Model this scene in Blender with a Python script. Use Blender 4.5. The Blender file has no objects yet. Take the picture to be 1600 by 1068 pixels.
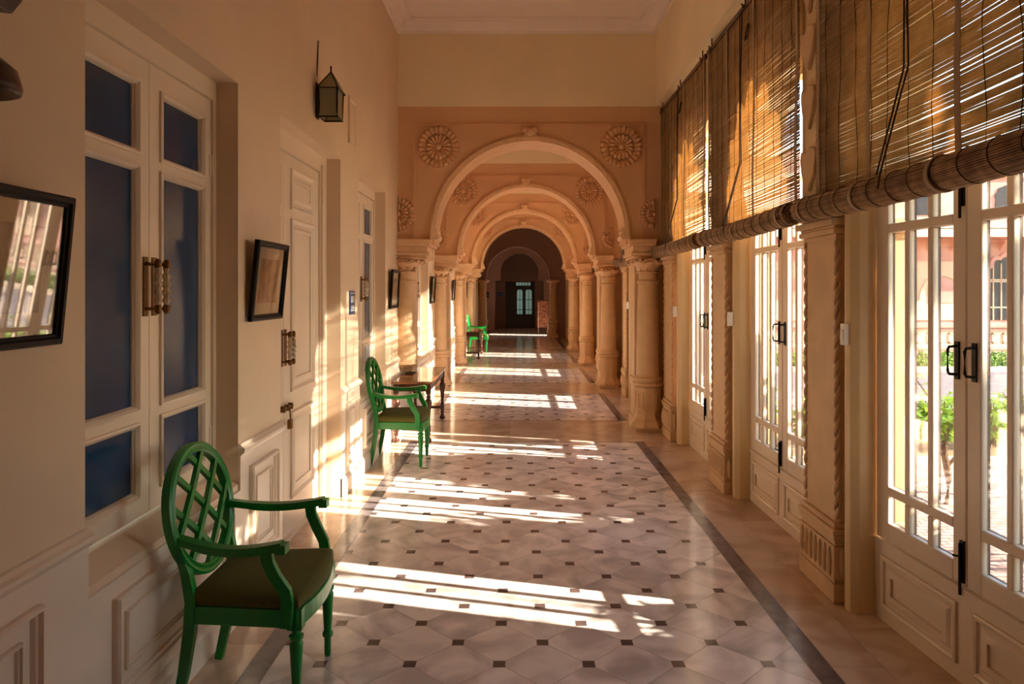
import bpy, bmesh, math, random
from mathutils import Vector, Matrix
PI = math.pi
rnd = random.Random(11)
SC = bpy.context.scene
COL = SC.collection

# ------------------------------------------------------------------ camera, sky, sun, exposure
cam_d = bpy.data.cameras.new('camera'); cam = bpy.data.objects.new('camera', cam_d); COL.objects.link(cam)
cam.location = (0, 0, 1.65); cam.rotation_euler = (PI/2, 0, 0)
cam_d.sensor_width = 36; cam_d.lens = 36*1100/1600
cam_d.shift_x = -10/1600; cam_d.shift_y = -80/1600
cam_d.clip_start = 0.05; cam_d.clip_end = 300
SC.camera = cam
SC.view_settings.view_transform = 'Standard'; SC.view_settings.look = 'None'
SC.view_settings.gamma = 1; SC.view_settings.use_curve_mapping = False
SC.view_settings.exposure = -0.12

SC.cycles.max_bounces = 16; SC.cycles.diffuse_bounces = 10; SC.cycles.transparent_max_bounces = 24; SC.cycles.sample_clamp_indirect = 8

W = bpy.data.worlds.new('sky'); SC.world = W; W.use_nodes = True
wn = W.node_tree.nodes; wl = W.node_tree.links
sky = wn.new('ShaderNodeTexSky'); sky.sky_type = 'NISHITA'; sky.sun_disc = False
sky.sun_elevation = math.radians(25); sky.sun_rotation = math.radians(105)
sky.air_density = 1.3; sky.dust_density = 0.5; sky.ozone_density = 1.5
wn['Background'].inputs[1].default_value = 1.05
wl.new(sky.outputs[0], wn['Background'].inputs[0])

sun_d = bpy.data.lights.new('sun', 'SUN'); sun = bpy.data.objects.new('sun', sun_d); COL.objects.link(sun)
sun_d.energy = 40; sun_d.color = (1.0, 0.86, 0.69); sun_d.angle = math.radians(0.6)
SUN_DIR = Vector((-0.96, 0.26, -0.47)).normalized()
sun.rotation_euler = SUN_DIR.to_track_quat('-Z', 'Y').to_euler()
sun.location = (20, -8, 12)

# ------------------------------------------------------------------ helpers
def lin(c):
    return tuple((x/12.92 if x <= .04045 else ((x+.055)/1.055)**2.4) for x in c)

def mat(name, c, rough=.6, var=0., vscale=4., bump=0., bscale=40., metal=0., spec=.5, c2=None, coat=0., trans=0.):
    m = bpy.data.materials.new(name); m.use_nodes = True
    n = m.node_tree.nodes; l = m.node_tree.links
    b = n['Principled BSDF']
    b.inputs['Roughness'].default_value = rough; b.inputs['Metallic'].default_value = metal
    b.inputs['Specular IOR Level'].default_value = spec; b.inputs['Coat Weight'].default_value = coat
    a = lin(c)
    tc = n.new('ShaderNodeTexCoord')
    if var or c2:
        c2 = lin(c2) if c2 else tuple(x*(1-var) for x in a)
        no = n.new('ShaderNodeTexNoise'); no.inputs['Scale'].default_value = vscale; no.inputs['Detail'].default_value = 6
        r = n.new('ShaderNodeValToRGB'); r.color_ramp.elements[0].position = .35; r.color_ramp.elements[1].position = .68
        r.color_ramp.elements[0].color = (*c2, 1); r.color_ramp.elements[1].color = (*a, 1)
        l.new(tc.outputs['Object'], no.inputs['Vector']); l.new(no.outputs['Fac'], r.inputs[0]); l.new(r.outputs[0], b.inputs['Base Color'])
    else:
        b.inputs['Base Color'].default_value = (*a, 1)
    if bump:
        nb = n.new('ShaderNodeTexNoise'); nb.inputs['Scale'].default_value = bscale; nb.inputs['Detail'].default_value = 4
        bp = n.new('ShaderNodeBump'); bp.inputs['Strength'].default_value = bump; bp.inputs['Distance'].default_value = .01
        l.new(tc.outputs['Object'], nb.inputs['Vector']); l.new(nb.outputs['Fac'], bp.inputs['Height']); l.new(bp.outputs[0], b.inputs['Normal'])
    if trans:
        t = n.new('ShaderNodeBsdfTranslucent'); t.inputs[0].default_value = (*a, 1)
        mx = n.new('ShaderNodeMixShader'); mx.inputs[0].default_value = trans
        l.new(b.outputs[0], mx.inputs[1]); l.new(t.outputs[0], mx.inputs[2])
        l.new(mx.outputs[0], n['Material Output'].inputs[0])
    return m

def glass_mat(name, tint=(1, 1, 1), refl=.10):
    m = bpy.data.materials.new(name); m.use_nodes = True
    n = m.node_tree.nodes; l = m.node_tree.links; n.remove(n['Principled BSDF'])
    t = n.new('ShaderNodeBsdfTransparent'); t.inputs[0].default_value = (*tint, 1)
    g = n.new('ShaderNodeBsdfGlossy'); g.inputs['Roughness'].default_value = .02
    lw = n.new('ShaderNodeLayerWeight'); lw.inputs[0].default_value = .35
    mu = n.new('ShaderNodeMath'); mu.operation = 'MULTIPLY_ADD'; mu.inputs[1].default_value = .5; mu.inputs[2].default_value = refl*.3
    mx = n.new('ShaderNodeMixShader')
    l.new(lw.outputs['Fresnel'], mu.inputs[0]); l.new(mu.outputs[0], mx.inputs[0])
    l.new(t.outputs[0], mx.inputs[1]); l.new(g.outputs[0], mx.inputs[2]); l.new(mx.outputs[0], n['Material Output'].inputs[0])
    return m

def marble(name, base, vein, rough, scale=3.0, attr=False):
    m = bpy.data.materials.new(name); m.use_nodes = True
    n = m.node_tree.nodes; l = m.node_tree.links; b = n['Principled BSDF']
    b.inputs['Roughness'].default_value = rough
    tc = n.new('ShaderNodeTexCoord'); src = tc.outputs['Object']
    if attr:
        at = n.new('ShaderNodeAttribute'); at.attribute_name = 'tint'
        ad = n.new('ShaderNodeVectorMath'); ad.operation = 'MULTIPLY_ADD'; ad.inputs[1].default_value = (17, 13, 29)
        l.new(at.outputs['Color'], ad.inputs[0]); l.new(src, ad.inputs[2]); src = ad.outputs[0]
    no = n.new('ShaderNodeTexNoise'); no.inputs['Scale'].default_value = scale; no.inputs['Detail'].default_value = 9; no.inputs['Distortion'].default_value = 1.6
    l.new(src, no.inputs['Vector'])
    r = n.new('ShaderNodeValToRGB'); e = r.color_ramp.elements
    e[0].position = .36; e[0].color = (*lin(vein), 1); e[1].position = .60; e[1].color = (*lin(base), 1)
    l.new(no.outputs['Fac'], r.inputs[0]); out = r.outputs[0]
    if attr:
        mr = n.new('ShaderNodeMapRange'); mr.inputs[3].default_value = .84; mr.inputs[4].default_value = 1.10
        l.new(at.outputs['Fac'], mr.inputs[0])
        mc = n.new('ShaderNodeVectorMath'); mc.operation = 'SCALE'
        l.new(out, mc.inputs[0]); l.new(mr.outputs[0], mc.inputs[3]); out = mc.outputs[0]
    l.new(out, b.inputs['Base Color'])
    rr = n.new('ShaderNodeMapRange'); rr.inputs[3].default_value = rough*1.35; rr.inputs[4].default_value = rough*.75
    l.new(no.outputs['Fac'], rr.inputs[0]); l.new(rr.outputs[0], b.inputs['Roughness'])
    return m

class MB:
    def __init__(s): s.v = []; s.f = []; s.mi = []; s.M = None; s.cur = 0
    def add(s, vs, fs):
        o = len(s.v)
        for p in vs:
            p = Vector(p); s.v.append(s.M @ p if s.M else p)
        for f in fs: s.f.append([i+o for i in f]); s.mi.append(s.cur)
    def box(s, x0, x1, y0, y1, z0, z1):
        vs = [(x, y, z) for x in (x0, x1) for y in (y0, y1) for z in (z0, z1)]
        s.add(vs, [(0, 1, 3, 2), (4, 6, 7, 5), (0, 4, 5, 1), (2, 3, 7, 6), (0, 2, 6, 4), (1, 5, 7, 3)]); return s
    def prism(s, poly, lo, hi, ax='z'):
        f = {'z': lambda a, b, c: (a, b, c), 'y': lambda a, b, c: (a, c, b), 'x': lambda a, b, c: (c, a, b)}[ax]
        n = len(poly)
        s.add([f(a, b, lo) for a, b in poly]+[f(a, b, hi) for a, b in poly],
              [list(range(n))[::-1], [n+i for i in range(n)]]+[(i, (i+1) % n, n+(i+1) % n, n+i) for i in range(n)]); return s
    def lathe(s, prof, cx=0, cy=0, seg=20, rf=None, a0=0., a1=2*PI, sq=None):
        full = abs(a1-a0-2*PI) < 1e-6; m = seg if full else seg+1; vs = []; fs = []
        for r, z in prof:
            for k in range(m):
                a = a0+(a1-a0)*k/seg; q = r*(rf(a, z) if rf else 1)
                vs.append((cx+q*math.cos(a), cy+q*math.sin(a), z))
        for i in range(len(prof)-1):
            for k in range(seg):
                k2 = (k+1) % m; fs.append((i*m+k, i*m+k2, (i+1)*m+k2, (i+1)*m+k))
        fs.append([k for k in range(m)][::-1]); fs.append([(len(prof)-1)*m+k for k in range(m)])
        s.add(vs, fs); return s
    def sweep(s, pts, sec, closed=False, up=(0, 0, 1), scl=None):
        """sec: list of (a,b) across side/up; frames from tangent x up"""
        P = [Vector(p) for p in pts]; n = len(P); m = len(sec); vs = []; fs = []; up = Vector(up)
        for i, p in enumerate(P):
            t = (P[(i+1) % n]-P[i-1]) if closed else (P[min(i+1, n-1)]-P[max(i-1, 0)])
            t.normalize(); sd = t.cross(up)
            if sd.length < 1e-4: sd = t.cross(Vector((1, 0, 0)))
            sd.normalize(); u = sd.cross(t); k = scl[i] if scl else 1
            for a, b in sec: vs.append(p+sd*a*k+u*b*k)
        for i in range(n if closed else n-1):
            j = (i+1) % n
            for q in range(m): fs.append((i*m+q, i*m+(q+1) % m, j*m+(q+1) % m, j*m+q))
        if not closed: fs.append(list(range(m))[::-1]); fs.append([(n-1)*m+q for q in range(m)])
        s.add(vs, fs); return s
    def tube(s, pts, r, seg=8, closed=False, scl=None):
        return s.sweep(pts, [(r*math.cos(2*PI*k/seg), r*math.sin(2*PI*k/seg)) for k in range(seg)], closed, scl=scl)
    def bar(s, pts, w, h, **k):
        return s.sweep(pts, [(-w/2, -h/2), (w/2, -h/2), (w/2, h/2), (-w/2, h/2)], **k)
    def rectframe(s, u0, u1, v0, v1, prof):
        """moulding swept round a rectangle: local (x=w outwards, y=u, z=v); prof = closed loop of (inset, w)"""
        vs = []; fs = []; n = len(prof)
        for (a, b, sa, sb) in ((u0, v0, 1, 1), (u1, v0, -1, 1), (u1, v1, -1, -1), (u0, v1, 1, -1)):
            for d, w in prof: vs.append((w, a+sa*d, b+sb*d))
        for c in range(4):
            for q in range(n): fs.append((c*n+q, c*n+(q+1) % n, ((c+1) % 4)*n+(q+1) % n, ((c+1) % 4)*n+q))
        s.add(vs, fs); return s
    def build(s, name, mats, parent=None, smooth=None, bevel=0., loc=None):
        me = bpy.data.meshes.new(name); me.from_pydata([tuple(v) for v in s.v], [], s.f)
        if not isinstance(mats, (list, tuple)): mats = [mats]
        for m in mats: me.materials.append(m)
        for p, i in zip(me.polygons, s.mi): p.material_index = i
        b = bmesh.new(); b.from_mesh(me); bmesh.ops.recalc_face_normals(b, faces=b.faces); b.to_mesh(me); b.free()
        if smooth:
            for p in me.polygons: p.use_smooth = True
            try: me.set_sharp_from_angle(angle=math.radians(smooth))
            except Exception: pass
        o = bpy.data.objects.new(name, me); COL.objects.link(o)
        if parent: o.parent = parent
        if loc: o.location = loc
        if bevel:
            bv = o.modifiers.new('bevel', 'BEVEL'); bv.width = bevel; bv.segments = 2; bv.limit_method = 'ANGLE'; bv.angle_limit = .6
            bv.harden_normals = False
        return o

def empty(name, loc=(0, 0, 0), rz=0., ry=0.):
    o = bpy.data.objects.new(name, None); COL.objects.link(o); o.location = loc; o.rotation_euler = (0, ry, rz); o.empty_display_size = .1
    return o
def tag(o, label=None, cat=None, group=None, kind=None):
    if label: o['label'] = label
    if cat: o['category'] = cat
    if group: o['group'] = group
    if kind: o['kind'] = kind
    return o
def struct(o, label=None, cat=None):
    o['kind'] = 'structure'
    if label: o['label'] = label
    if cat: o['category'] = cat
    return o
def copy_tree(o, parent=None):
    c = o.copy(); COL.objects.link(c)
    if parent: c.parent = parent
    for ch in list(o.children): copy_tree(ch, c)
    return c
RAIL = [(0, 0), (0, .008), (.008, .016), (.02, .014), (.028, .006), (.032, 0)]     # small panel moulding
PAN = [(0, 0), (0, .020), (.006, .030), (.014, .030), (.018, .016), (.026, .014), (.032, 0)]

# ------------------------------------------------------------------ materials
M_wall = mat('cream_plaster', (.88, .785, .67), .5, var=.10, vscale=1.3, bump=.05, bscale=14)
M_dado = mat('pale_cream_gloss_paint', (.90, .83, .75), .38, var=.07, vscale=2, bump=.03, bscale=20)
M_frieze = mat('warm_cream_plaster', (.94, .87, .73), .6, var=.08, vscale=1.5)
M_arch = mat('terracotta_tinted_plaster', (.86, .68, .51), .6, var=.10, vscale=2, bump=.06, bscale=20)
M_carve = mat('carved_sandstone_paint', (.90, .74, .57), .55, var=.16, vscale=12, bump=.2, bscale=60)
M_stone = mat('tan_painted_stone', (.86, .72, .55), .55, var=.15, vscale=5, bump=.15, bscale=45)
M_ceil = mat('ceiling_plaster', (.92, .87, .82), .7, var=.05)
M_white = mat('cream_gloss_joinery', (.90, .83, .74), .35, var=.05, vscale=3)
M_jamb = mat('cream_jamb_paint', (.88, .77, .58), .4, var=.05)
M_blue = mat('blue_backed_glass', (.05, .23, .38), .18, var=.15, vscale=5, spec=.5)
M_glass = glass_mat('clear_pane_glass')
M_pglass = glass_mat('picture_glass', refl=.3)
M_black = mat('black_lacquer', (.05, .036, .03), .45, spec=.2)
M_extdark = mat('shade_dark_outer_side', (.30, .20, .20), .6)  # dark tone stands in for shade on the outer glazing bars
M_iron = mat('dark_iron', (.13, .10, .08), .45, metal=.6)
M_brass = mat('aged_brass', (.50, .36, .20), .35, metal=.9, var=.3, vscale=60)
M_green = mat('green_gloss_paint', (.03, .50, .18), .3, var=.15, vscale=10, spec=.5)
M_seat = mat('olive_fabric', (.33, .32, .08), .85, var=.15, vscale=60, bump=.2, bscale=300)
M_wood = mat('dark_walnut', (.33, .17, .10), .3, c2=(.2, .09, .05), vscale=9)
M_woodtop = mat('polished_tabletop', (.62, .42, .26), .12, c2=(.42, .24, .14), vscale=7, coat=.5)
M_inlay = mat('dark_inlay', (.10, .07, .06), .2)
M_slat = mat('bamboo_slat', (.78, .65, .46), .65, c2=(.58, .46, .30), vscale=9, trans=.45)
M_roll = mat('bamboo_roll', (.74, .59, .43), .6, c2=(.50, .37, .25), vscale=14)
M_tape = mat('grey_cotton_tape', (.72, .62, .50), .8, trans=.2)
M_cord = mat('dark_cord', (.22, .15, .10), .8)
M_plastic = mat('white_plastic', (.92, .90, .85), .4)
M_tile = marble('white_marble', (.94, .90, .87), (.76, .72, .70), .14, 2.6, True)
M_slab = marble('beige_marble', (.82, .72, .62), (.70, .58, .48), .16, 1.8, True)
M_thr = marble('tan_marble', (.86, .79, .72), (.76, .67, .59), .13, 2.2, True)
M_dark = marble('dark_grey_marble', (.46, .42, .42), (.34, .31, .32), .16, 6)
M_cab = mat('brown_black_marble', (.34, .28, .27), .18)
M_grout = mat('grout', (.52, .46, .41), .5)
M_brick = mat('brick_path', (.70, .58, .52), .8, var=.25, vscale=9, bump=.4, bscale=30)
M_road = mat('asphalt', (.50, .47, .48), .85, var=.15, vscale=3)
M_soil = mat('soil_and_kerb', (.62, .50, .38), .9, var=.3, vscale=5)
M_leaf = mat('leaf_green', (.62, .76, .26), .5, c2=(.36, .56, .16), vscale=6, trans=.35)
M_hedge = mat('hedge_green', (.46, .54, .20), .7, c2=(.16, .28, .08), vscale=10)
M_bark = mat('bark', (.40, .30, .22), .85, var=.3, vscale=12)
M_pink = mat('pink_sandstone', (.84, .66, .60), .75, c2=(.77, .57, .51), vscale=1.5)
M_pale = mat('pale_sandstone', (.88, .78, .66), .7, var=.12, vscale=3)
M_red = mat('red_shutter', (.62, .12, .10), .6)
M_darkroom = mat('dark_window', (.13, .13, .16), .3)
M_enddoor = mat('dark_teak_door', (.15, .07, .045), .4, var=.3, vscale=6)
M_easel = mat('easel_white_wood', (.80, .66, .55), .5)
M_poster = mat('red_brown_poster', (.42, .16, .12), .5, c2=(.66, .46, .34), vscale=9)
M_matte = mat('cream_picture_mount', (.84, .77, .66), .7)
M_print1 = mat('grey_engraving', (.62, .54, .50), .6, c2=(.22, .18, .22), vscale=13)
M_print2 = mat('brown_engraving', (.74, .62, .50), .6, c2=(.42, .26, .20), vscale=16)
M_sign = mat('blue_enamel', (.12, .25, .42), .3)
M_signw = mat('white_enamel', (.85, .85, .82), .3)
M_lglass = mat('frosted_lantern_glass', (.72, .70, .60), .2, trans=.5)

# ------------------------------------------------------------------ key dimensions (metres)
XL, XR = -1.42, 1.615           # inner faces of left wall and upper right wall
ARY = [8.3, 12.0, 15.7, 19.4]   # faces of the crossing arches
AT = .55                        # their thickness
ZC = 4.80; ZF = 3.82

# ------------------------------------------------------------------ floor
def make_floor():
    V = []; F = []; MI = []; T = []
    def poly(pts, z, mi, t):
        o = len(V); V.extend([(x, y, z) for x, y in pts]); F.append(list(range(o, o+len(pts)))); MI.append(mi); T.append(t)
    def clip(pts, x0, x1, y0, y1):
        for ax, v, sg in ((0, x0, 1), (0, x1, -1), (1, y0, 1), (1, y1, -1)):
            out = []
            for i in range(len(pts)):
                a, b = pts[i-1], pts[i]; da = (a[ax]-v)*sg; db = (b[ax]-v)*sg
                if (da >= 0) != (db >= 0):
                    k = da/(da-db); out.append((a[0]+(b[0]-a[0])*k, a[1]+(b[1]-a[1])*k))
                if db >= 0: out.append(b)
            pts = out
            if not pts: return []
        return pts
    def rect(x0, x1, y0, y1, z, mi, t): poly([(x0, y0), (x1, y0), (x1, y1), (x0, y1)], z, mi, t)
    g = .0013; XA, XB = -1.09, 1.275
    fields = [(-3.5, 7.69), (8.95, 11.3), (12.6, 15.0), (16.2, 18.7), (19.95, 31.0)]
    thr = [(7.69, 8.95), (11.3, 12.6), (15.0, 16.2), (18.7, 19.95)]
    px, py = .198, .191; x0, y0 = -.481, 3.113
    for (ya, yb) in fields:
        for j in range(int((ya-y0)/py)-2, int((yb-y0)/py)+2):
            for k in range(-8, 14):
                cx = x0+2*px*k+(px if j % 2 == 0 else 0); cy = y0+py*j
                d = [(cx-px+g*1.4, cy), (cx, cy-py+g*1.4), (cx+px-g*1.4, cy), (cx, cy+py-g*1.4)]
                d = clip(d, XA+.002, XB-.002, ya+.004, yb-.004)
                if len(d) > 2: poly(d, 0, 0, rnd.random())
                qx = x0+2*px*k+(0 if j % 2 == 0 else px)
                h = .0275
                d = clip([(qx-h, cy-h), (qx+h, cy-h), (qx+h, cy+h), (qx-h, cy+h)], XA+.002, XB-.002, ya+.004, yb-.004)
                if len(d) > 2: poly(d, .0006, 3, 0)
        for a, b in ((XA-.1, XA), (XB, XB+.1)):
            y = ya
            while y < yb-.01:
                e = min(y+.9, yb); rect(a+g, b-g, y+g, e-g, 0, 2, 0); y = e
        rect(XA-.1, XB+.1, ya-.012, ya+.012, .0008, 2, 0); rect(XA-.1, XB+.1, yb-.012, yb+.012, .0008, 2, 0)
        for a, b, st in ((-1.60, XA-.1, .62), (XB+.1, 1.60, .55), (1.60, 2.2, .8)):
            y = ya-rnd.random()*.3
            while y < yb:
                e = min(y+st, yb)
                if e > ya+.01: rect(a+g, b-g, max(y, ya)+g, e-g, 0, 1, rnd.random())
                y += st
    for (ya, yb) in thr:
        for a, b in ((-1.60, -.9), (-.9, -.1), (-.1, .75), (.75, 1.5), (1.5, 2.2)):
            rect(a+g, b-g, ya+.013, yb-.013, 0, 4, rnd.random())
    me = bpy.data.meshes.new('floor'); 
    o0 = len(V); V.extend([(x, y, z) for x in (-1.75, 2.1) for y in (-3.5, 31.6) for z in (-.15, -.0012)])
    for f in ((0, 1, 3, 2), (4, 6, 7, 5), (0, 4, 5, 1), (2, 3, 7, 6), (0, 2, 6, 4), (1, 5, 7, 3)):
        F.append([i+o0 for i in f]); MI.append(5); T.append(0)
    me.from_pydata(V, [], F)
    for m in (M_tile, M_slab, M_dark, M_cab, M_thr, M_grout): me.materials.append(m)
    at = me.color_attributes.new('tint', 'FLOAT_COLOR', 'CORNER')
    for p, mi, t in zip(me.polygons, MI, T):
        p.material_index = mi
        for li in p.loop_indices: at.data[li].color = (t, (t*7.13) % 1, (t*3.71) % 1, 1)
    for p in me.polygons[:-6]:
        if p.normal.z < 0: p.flip()
    o = bpy.data.objects.new('floor', me); COL.objects.link(o); struct(o)
make_floor()

# ------------------------------------------------------------------ ceiling, cornice, end walls
m = MB(); m.box(-1.75, 2.1, -3.5, 31.6, ZC, ZC+.2); ceil = m.build('ceiling', M_ceil); struct(ceil)
def cornice(y0, y1, idx):
    m = MB(); prof = [(0, 0), (0, -.13), (.02, -.13), (.03, -.10), (.06, -.085), (.10, -.05), (.12, -.03), (.19, -.03), (.20, -.015), (.20, 0)]
    vs = []; n = len(prof)
    for (x, y, sx, sy) in ((XL, y0, 1, 1), (XR, y0, -1, 1), (XR, y1, -1, -1), (XL, y1, 1, -1)):
        for d, w in prof: vs.append((x+sx*d, y+sy*d, ZC+w))
    fs = [(c*n+q, c*n+(q+1) % n, ((c+1) % 4)*n+(q+1) % n, ((c+1) % 4)*n+q) for c in range(4) for q in range(n)]
    m.add(vs, fs); struct(m.build('trim_%d' % idx, M_ceil))
ends = [(-3.0, ARY[0])]+[(ARY[i]+AT, ARY[i+1]) for i in range(3)]
for i, (a, b) in enumerate(ends): cornice(a, b, i+1)
m = MB(); m.box(-1.75, 2.1, -3.3, -3.0, 0, ZC); struct(m.build('wall_back', M_wall))

# ------------------------------------------------------------------ left wall
# recess list: (y0, y1, z_bottom, kind)
REC = [(2.307, 3.566, .69, 'w'), (4.20, 5.62, 0., 'd'), (6.25, 7.51, .69, 'w'),
       (9.80, 11.06, .69, 'w'), (13.3, 14.56, .69, 'w'), (17.0, 18.26, .69, 'w')]
RT = 2.70
m = MB(); y = -3.0
for (a, b, zb, k) in REC:
    m.box(XL-.33, XL, y, a, 0, ZC)
    m.box(XL-.33, XL, a, b, RT, ZC)
    if zb:
        m.box(XL-.33, XL, a, b, 0, zb-.05)
        m.prism([(XL-.33, zb-.05), (XL, zb-.05), (XL, zb-.02), (XL-.10, zb+.03), (XL-.33, zb+.03)], a, b, 'y')
    y = b
m.box(XL-.33, XL, y, 31.0, 0, ZC)
wl_ = struct(m.build('wall_left', M_wall))
# dado facing, panels, rail
def lw(): 
    q = MB(); q.M = Matrix.Translation((XL, 0, 0)); return q
dd = lw(); rail = lw(); pn = lw()
segs = []; y = -3.0
for (a, b, zb, k) in REC: segs.append((y, a)); y = b
segs.append((y, 24.0))
def near_arch(y): return any(A-.25 < y < A+AT+.25 for A in ARY)
rp = [(0, 0), (.018, 0), (.022, .008), (.030, .012), (.034, .022), (.034, .036), (.022, .044), (.012, .056), (.0, .06)]
for (a, b) in segs:
    dd.box(0, .012, a, b, .0, .82)
    rail.prism([(x, .815+z) for x, z in rp], a-.001, b+.001, 'y')
for (a, b, zb, k) in REC:
    if k == 'w': dd.box(0, .012, a, b, 0, .64)
dd.build('dado_facing', M_dado, wl_); rail.build('dado_rail', M_dado, wl_)
bb = lw()
y = -3.0
for (a, b) in ((-3., 4.20), (5.62, 24.)):
    bb.prism([(.0, 0), (.034, 0), (.034, .12), (.026, .14), (.016, .15), (0, .15)], a, b, 'y')
struct(bb.build('baseboard_left', M_dado))
def lpanel(u0, u1, v0, v1, name='panel_moulding'):
    q = lw(); q.rectframe(u0, u1, v0, v1, [(d, w+.011) for d, w in PAN])
    if u1-u0 > .3:
        q.rectframe(u0+.075, u1-.075, v0+.075, v1-.075, [(d*.6, w*.6+.011) for d, w in PAN])
    else:
        q.rectframe(u0+.06, u1-.06, v0+.06, v1-.06, [(d*.6, w*.6+.011) for d, w in PAN])
    q.build(name, M_dado, wl_)
for (u0, u1, v1) in ((1.35, 2.06, .735), (2.44, 3.44, .58), (3.68, 4.08, .735), (5.74, 6.14, .735), (6.38, 7.38, .58), (7.62, 7.98, .735),
                     (-.3, 1.15, .735), (9.1, 9.62, .735), (9.93, 10.93, .58), (11.2, 11.7, .735), (12.75, 13.2, .735), (13.43, 14.43, .58), (14.7, 15.4, .735)):
    lpanel(u0, u1, .22, v1)

# blue-glazed windows in the recesses
def blue_window(idx, y0, label):
    """origin at recess near edge; local frame x=out of wall, y along, z up, plane X=-1.53"""
    r = empty('window_%d' % idx, (-1.53, y0, 0)); struct(r, label, 'window')
    W_ = 1.259; zb = .72; zt = 2.60
    f = MB(); f.box(-.10, .0, .0, .04, zb, RT); f.box(-.10, .0, W_-.035, W_, zb, RT); f.box(-.10, .0, .04, W_-.035, zt+.006, RT)
    f.build('window_frame', M_white, r)
    mid = .633
    for k, (a, b) in enumerate(((.042, mid-.002), (mid+.002, W_-.037))):
        lf = MB(); ga, gb = a+.103, b-.103; X0, X1 = -.055, -.012
        rows = [(.83, 1.095), (1.18, 2.14), (2.223, 2.485)]
        lf.box(X0, X1, a, ga, zb+.01, zt); lf.box(X0, X1, gb, b, zb+.01, zt)
        zs = [zb+.01]+[q for rw in rows for q in rw]+[zt]
        for i in range(0, len(zs), 2): lf.box(X0, X1, ga, gb, zs[i], zs[i+1])
        for (v0, v1) in rows:
            lf.rectframe(ga-.022, gb+.022, v0-.022, v1+.022, [(0, X1), (0, X1+.010), (.010, X1+.014), (.018, X1+.004), (.026, X1-.012), (.026, X1-.02)])
        o = lf.build('window_leaf', M_white, r)
        g = MB()
        for (v0, v1) in rows: g.box(-.038, -.030, ga, gb, v0, v1)
        g.build('pane', M_blue, o)
        hy = mid-.035 if k == 0 else mid+.035
        glass_handle(o, (X1, hy, 1.555), .225)
        if k == 1:
            h = MB()
            for z in (.86, 2.22): h.box(X1-.002, X1+.004, b-.02, b+.03, z, z+.11); h.tube([(X1+.008, b+.003, z), (X1+.008, b+.003, z+.11)], .006)
            h.build('hinge', M_white, o)
    return r
M_crystal = mat('cut_glass_grip', (.80, .72, .60), .15, var=.4, vscale=80, spec=.8)
def glass_handle(parent, at, L):
    x, y, z = at
    q = MB(); q.box(x, x+.006, y-.018, y+.018, z-.01, z+L+.01)
    for zz in (z+.02, z+L-.02):
        q.tube([(x, y, zz), (x+.055, y, zz)], .007, 8); q.M = Matrix.Translation((x+.055, y, zz)); q.lathe([(.004, -.022), (.013, -.014), (.015, 0), (.013, .014), (.004, .022)], seg=10); q.M = None
    q.build('handle', M_brass, parent, smooth=40)
    g = MB(); g.M = Matrix.Translation((x+.055, y, z))
    n = 9; g.lathe([(.009+.007*(i % 2)+.004*math.sin(PI*i/n), .035+(L-.07)*i/n) for i in range(n+1)], seg=8); g.build('handle_grip', M_crystal, parent)

wlab = ['tall cream framed window with blue glass, nearest on the left wall', 'blue glazed window beside the small blue wall sign',
        'blue glazed window just past the first arch', 'blue glazed window between second and third arch', 'blue glazed window between third and fourth arch']
i = 0
for (a, b, zb, k) in REC:
    if k == 'w': blue_window(i+1, a, wlab[i]); i += 1

# white panelled door on the left
def white_door():
    r = empty('door_1', (-1.53, 4.20, 0)); struct(r, 'cream panelled double door with glass handles and a bolt on the left wall', 'door')
    f = MB(); f.box(-.12, 0, 0, .05, 0, RT); f.box(-.12, 0, 1.23, 1.42, 0, RT); f.box(-.12, 0, .05, 1.23, 2.57, RT); f.box(-.01, .018, 1.245, 1.30, 0, 2.62)
    f.build('door_frame', M_white, r)
    for k, (a, b) in enumerate(((.052, .418), (.422, 1.228))):
        l = MB(); X0, X1 = -.06, -.012; l.box(X0, X1, a, b, .02, 2.56)
        for v0, v1 in ((.24, .83), (.965, 2.14), (2.20, 2.48)):
            l.rectframe(a+(.14 if k else .08), b-(.14 if k else .08), v0, v1, [(0, X1), (0, X1+.010), (.008, X1+.016), (.02, X1+.008), (.03, X1)])
            l.rectframe(a+(.19 if k else .12), b-(.19 if k else .12), v0+.05, v1-.05, [(0, X1), (.02, X1+.008), (.04, X1+.008), (.04, X1)])
        o = l.build('door_leaf', M_white, r)
        glass_handle(o, (X1, .385 if k == 0 else .455, 1.165), .22)
        if k:
            q = MB(); q.tube([(X1+.02, .35, .88), (X1+.02, .55, .88)], .008)
            for yy in (.37, .44, .52): q.box(X1, X1+.03, yy-.008, yy+.008, .86, .90)
            q.tube([(X1+.03, .455, .88), (X1+.035, .455, .80)], .005); q.box(X1+.02, X1+.045, .435, .475, .74, .80)
            q.build('bolt', M_brass, o, smooth=40)
    s = MB(); s.box(-.12, .02, 0, 1.42, 0, .022); s.build('door_sill', M_dado, r)
white_door()

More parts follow.
